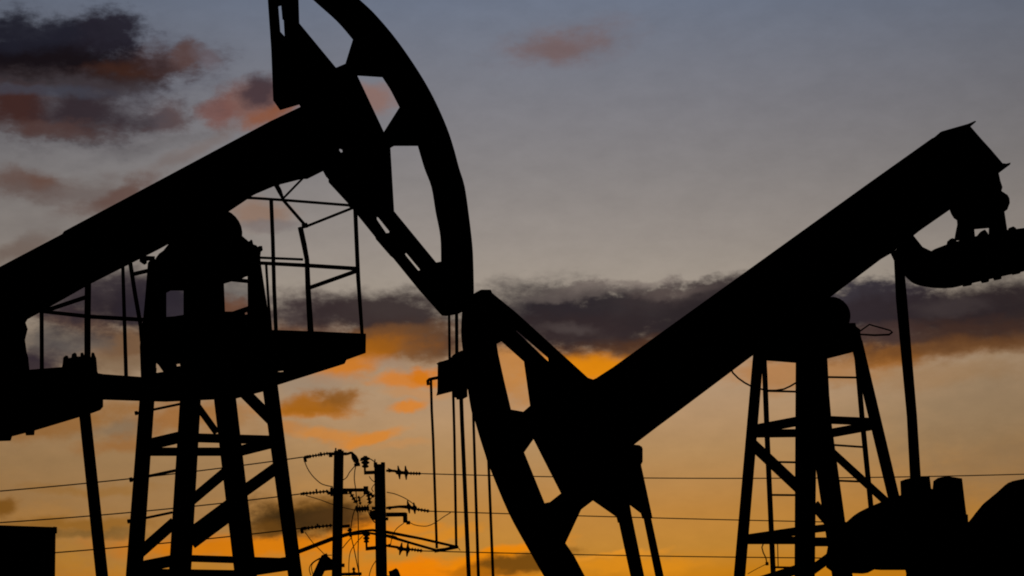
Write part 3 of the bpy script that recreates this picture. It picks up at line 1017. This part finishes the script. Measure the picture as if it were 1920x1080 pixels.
BLOBS = [
    # ---- lit undersides and glows
    (250, 880, 330, 150, (155, 122, 84), .6, 0, 1.2),
    (580, 700, 250, 70, (166, 136, 104), .6, 0, 1.1),
    (1110, 690, 120, 42, (214, 128, 10), .95, 0, .9),
    (960, 700, 70, 60, (190, 125, 55), .8, 0, .9),
    (1500, 700, 150, 26, (184, 122, 62), .7, 0, .9),
    (1740, 648, 230, 26, (146, 94, 42), .85, 0, .95),
    (1850, 770, 200, 90, (148, 125, 96), .6, 0, 1.2),
    (1870, 870, 170, 60, (152, 119, 82), .6, 0, 1.2),
    (1700, 700, 200, 24, (166, 126, 84), .5, 0, 1.),
    (1660, 662, 60, 24, (164, 98, 24), .7, 0, .9),
    (760, 640, 130, 40, (128, 84, 44), .9, 0, .95),
    (700, 650, 52, 30, (152, 88, 14), .95, 0, .95),
    (652, 690, 62, 20, (206, 120, 26), .9, -16, .9),
    (722, 684, 50, 16, (164, 136, 112), .75, 0, 1.),
    (762, 710, 80, 15, (210, 126, 46), .9, -4, .95),
    (796, 700, 26, 16, (208, 116, 16), .9, 0, .9),
    (770, 736, 60, 10, (196, 138, 84), .6, 0, 1.),
    (766, 761, 36, 9, (216, 130, 44), .9, -10, .9),
    (580, 724, 60, 18, (158, 136, 114), .8, -8, 1.),
    (560, 770, 80, 12, (196, 116, 22), .8, 0, 1.),
    (590, 757, 78, 20, (164, 98, 22), .95, -4, .85),
    (622, 745, 36, 14, (136, 86, 34), .85, 0, .95),
    (545, 800, 40, 12, (196, 128, 62), .7, 0, 1.),
    (615, 813, 60, 11, (206, 134, 62), .85, 0, .95),
    (700, 815, 66, 11, (213, 132, 48), .9, -12, .9),
    (760, 830, 60, 9, (196, 140, 84), .6, 0, 1.),
    (230, 640, 120, 46, (120, 86, 58), .9, 0, 1.),
    (150, 600, 70, 16, (118, 82, 58), .8, 0, 1.),
    (110, 640, 90, 24, (112, 103, 95), .85, 0, 1.),
    (215, 690, 80, 20, (134, 108, 82), .7, 0, 1.),
    (120, 790, 130, 24, (160, 108, 54), .8, -12, 1.),
    (240, 800, 60, 14, (136, 114, 90), .7, -10, 1.),
    (230, 826, 70, 14, (162, 108, 56), .75, -8, 1.),
    (330, 780, 80, 26, (164, 104, 44), .75, 0, 1.),
    (180, 914, 100, 10, (162, 112, 50), .6, 0, 1.),
    (420, 790, 50, 30, (170, 112, 50), .6, 0, 1.),
    (150, 985, 140, 14, (156, 104, 36), .8, 0, 1.),
    (170, 1004, 120, 9, (126, 92, 44), .7, 0, 1.),
    (4, 950, 26, 14, (126, 78, 10), .8, 0, .9),
    (480, 1026, 250, 24, (222, 126, 8), .95, 0, .95),
    (690, 1002, 60, 30, (234, 130, 6), .95, 0, .9),
    (770, 996, 60, 10, (216, 132, 30), .85, -4, .95),
    (835, 1006, 60, 9, (216, 136, 34), .8, -14, .95),
    (620, 1060, 120, 14, (214, 128, 26), .7, 0, 1.),
    (830, 1072, 160, 24, (236, 128, 3), .97, -4, .9),
    (930, 1036, 120, 12, (230, 133, 10), .97, -10, .9),
    (1180, 1060, 120, 16, (220, 138, 24), .8, 0, .95),
    (1150, 1040, 80, 5, (228, 146, 40), .7, -6, 1.),
    # ---- pinkish wisps
    (1066, 82, 115, 36, (112, 101, 106), .7, -6, 1.3, 1.4),
    (1052, 86, 76, 22, (115, 92, 90), .7, -8, 1.3, 1.4),
    (700, 190, 45, 26, (140, 106, 96), .8, 0, 1.),
    (480, 195, 95, 36, (126, 88, 78), .85, -14, 1., 1.3),
    (508, 222, 50, 17, (138, 82, 54), .8, -22, 1.),
    (405, 212, 42, 22, (122, 84, 78), .85, -10, .9, 1.4),
    (492, 172, 40, 26, (60, 48, 56), .85, 0, .9),
    (316, 215, 36, 32, (92, 72, 72), .9, 0, .8, 1.3),
    (270, 275, 130, 14, (112, 108, 110), .6, -14, 1.),
    (340, 290, 90, 14, (122, 108, 104), .6, -26, 1.),
    (50, 340, 80, 26, (108, 84, 76), .9, 10, 1.),
    (70, 340, 26, 16, (110, 74, 58), .7, 0, 1.),
    (160, 360, 140, 26, (112, 98, 94), .7, 0, 1.1),
    (215, 366, 90, 16, (104, 78, 70), .85, -22, 1.),
    (40, 470, 70, 20, (112, 92, 82), .7, -20, 1.),
    (90, 420, 110, 26, (132, 124, 120), .5, -10, 1.1),
    (480, 400, 60, 26, (146, 116, 98), .8, 0, 1.),
    (500, 424, 60, 10, (120, 112, 112), .6, 0, 1.),
    # ---- dark upper-left cloud
    (130, 122, 220, 76, (72, 72, 86), .7, 0, 1.),
    (270, 122, 110, 32, (70, 50, 50), .92, -6, 1., 1.4),
    (336, 104, 40, 22, (92, 70, 68), .85, -30, .9, 1.4),
    (385, 108, 24, 22, (104, 92, 98), .7, 0, 1.),
    (60, 104, 170, 62, (24, 24, 36), .98, 0, .7),
    (205, 66, 74, 50, (36, 33, 44), .97, -10, .6, 1.1),
    (120, 128, 170, 44, (24, 18, 23), .98, 0, .8),
    (215, 136, 70, 20, (70, 42, 32), .8, 0, 1.),
    (110, 148, 150, 20, (40, 29, 31), .9, 0, 1.),
    (60, 60, 90, 30, (34, 34, 46), .9, 0, .7, 1.2),
    (110, 205, 210, 56, (80, 74, 80), .85, 0, 1.),
    (34, 205, 80, 40, (70, 42, 38), .95, 0, .9),
    (165, 212, 84, 42, (54, 44, 50), .95, 0, .9),
    (110, 240, 100, 16, (92, 68, 64), .7, 0, 1., 1.4),
    (70, 172, 120, 10, (72, 76, 90), .6, 0, 1.),
    # ---- the long dark band
    (200, 560, 150, 58, (54, 45, 52), .95, -8, .9),
    (230, 575, 60, 30, (44, 34, 38), .9, 0, 1.),
    (90, 665, 60, 26, (86, 80, 80), .7, 0, 1.),
    (50, 690, 100, 26, (48, 38, 50), .92, 0, .9),
    (330, 570, 140, 44, (43, 38, 48), .97, 0, 1.),
    (440, 552, 60, 22, (110, 104, 100), .6, 0, 1.),
    (440, 575, 60, 16, (110, 70, 48), .8, 0, 1.),
    (580, 590, 90, 44, (80, 68, 68), .9, 0, 1.),
    (560, 622, 100, 20, (104, 70, 50), .85, 0, 1.),
    (700, 586, 180, 42, (50, 40, 42), .96, 0, .8),
    (800, 634, 80, 28, (74, 54, 44), .8, 0, 1.2),
    (1000, 590, 160, 54, (56, 50, 52), .94, 0, .85),
    (1150, 588, 230, 46, (40, 35, 40), .97, -3, .6, 1.3),
    (1100, 624, 200, 36, (48, 38, 40), .96, 0, .85),
    (1060, 614, 60, 10, (84, 74, 72), .5, 0, 1.),
    (1310, 556, 130, 36, (58, 49, 50), .95, -4, .6, 1.3),
    (1330, 598, 150, 52, (42, 36, 39), .97, 0, .85),
    (1220, 650, 150, 22, (78, 50, 34), .85, 0, 1.1),
    (1620, 568, 140, 38, (50, 46, 56), .97, 0, .6, 1.3),
    (1720, 584, 200, 42, (48, 40, 45), .97, 0, .85),
    (1870, 580, 150, 58, (46, 37, 40), .97, -6, .85),
    (1770, 622, 250, 24, (70, 48, 40), .9, 0, 1.1),
    (1780, 648, 260, 16, (112, 72, 40), .75, 0, 1.3),
    (1640, 622, 90, 20, (70, 52, 50), .85, 0, .95),
    (1790, 570, 60, 14, (76, 66, 66), .5, 0, 1.),
    (715, 648, 80, 20, (156, 92, 24), .75, -6, 1.35, 1.2),
    (740, 624, 110, 12, (104, 70, 44), .7, -6, 1.3, 1.2),
    (1120, 692, 90, 26, (220, 132, 8), .85, 0, 1.),
    (1100, 548, 120, 9, (96, 86, 82), .7, -3, 1., 1.9),
    (1180, 532, 90, 8, (118, 106, 100), .7, -5, 1., 2.0),
    (1260, 545, 60, 10, (92, 80, 76), .7, -5, 1., 1.6),
    # ---- low dark scud in front of the glow
    (590, 962, 130, 30, (112, 72, 22), .9, 0, 1.),
    (570, 976, 120, 26, (58, 40, 18), .97, 0, .85),
    (640, 975, 70, 18, (76, 50, 22), .9, 0, .9),
    (500, 990, 50, 14, (110, 70, 22), .7, 0, .9),
    (965, 1056, 100, 17, (112, 70, 16), .97, -8, .8),
    (880, 1068, 60, 7, (184, 106, 10), .75, 0, .9),
]
for b in BLOBS:
    cx, cy, rx, ry, rgb, a, rot, soft = b[:8]
    col = blob(col, cx, cy, rx, ry, rgb, a, rot, soft, b[8] if len(b) > 8 else 1.0)

# fine mottling of the cloudy air, and the fall-off away from the sunset
n4 = noise(1 / 70, (1, 2.0), 6, .6, 21.0)
mot = math_node('MULTIPLY_ADD', n4.outputs['Fac'], 0.22, 0.89)
fall = math_node('EXPONENT', math_node('MULTIPLY', math_node('POWER', math_node('ABSOLUTE', math_node('ADD', az, -0.008)), 2.0), -1.0 / 0.42 ** 2))
fall = math_node('MAXIMUM', fall, 0.03)
tot = math_node('MULTIPLY', mot, fall)
sc = N('ShaderNodeVectorMath')
sc.operation = 'SCALE'
LK(col, sc.inputs[0])
LK(tot, sc.inputs['Scale'])
bg = N('ShaderNodeBackground')
LK(sc.outputs[0], bg.inputs['Color'])
bg.inputs['Strength'].default_value = 1.0
SUN_EL, SUN_AZ = R(0.6), R(-2.0)          # the sun has just reached the horizon behind the machines
sky = N('ShaderNodeTexSky')
sky.sky_type = 'NISHITA'
sky.sun_disc = False
sky.sun_elevation = SUN_EL
sky.sun_rotation = SUN_AZ
sky.air_density = 1.0
sky.dust_density = 2.0
bg2 = N('ShaderNodeBackground')
LK(sky.outputs[0], bg2.inputs['Color'])
bg2.inputs["Strength"].default_value = 0.0006
add = N('ShaderNodeAddShader')
LK(bg.outputs[0], add.inputs[0])
LK(bg2.outputs[0], add.inputs[1])
out = N('ShaderNodeOutputWorld')
LK(add.outputs[0], out.inputs['Surface'])

sd = bpy.data.lights.new('sun', 'SUN')
sd.energy = 0.1
sd.angle = R(0.5)
sd.color = (1.0, 0.62, 0.30)
so = bpy.data.objects.new('sun', sd)
COL.objects.link(so)
sun_dir = Vector((math.sin(SUN_AZ) * math.cos(SUN_EL), math.cos(SUN_AZ) * math.cos(SUN_EL), math.sin(SUN_EL)))
so.rotation_euler = (-sun_dir).to_track_quat('-Z', 'Y').to_euler()
so.location = (0, 40, 20)

# ------------------------------------------------------------------ render settings
scn.view_settings.view_transform = 'Standard'
scn.view_settings.look = 'None'
scn.view_settings.exposure = 0
scn.view_settings.gamma = 1
scn.view_settings.use_curve_mapping = False
scn.cycles.max_bounces = 1
scn.cycles.use_adaptive_sampling = True
scn.cycles.adaptive_threshold = 0.01
scn.cycles.adaptive_min_samples = 64
world.cycles.sampling_method = 'MANUAL'
world.cycles.sample_map_resolution = 256
scn.cycles.use_denoising = True
scn.cycles.denoiser = 'OPENIMAGEDENOISE'
scn.cycles.filter_width = 1.9
scn.render.film_transparent = False
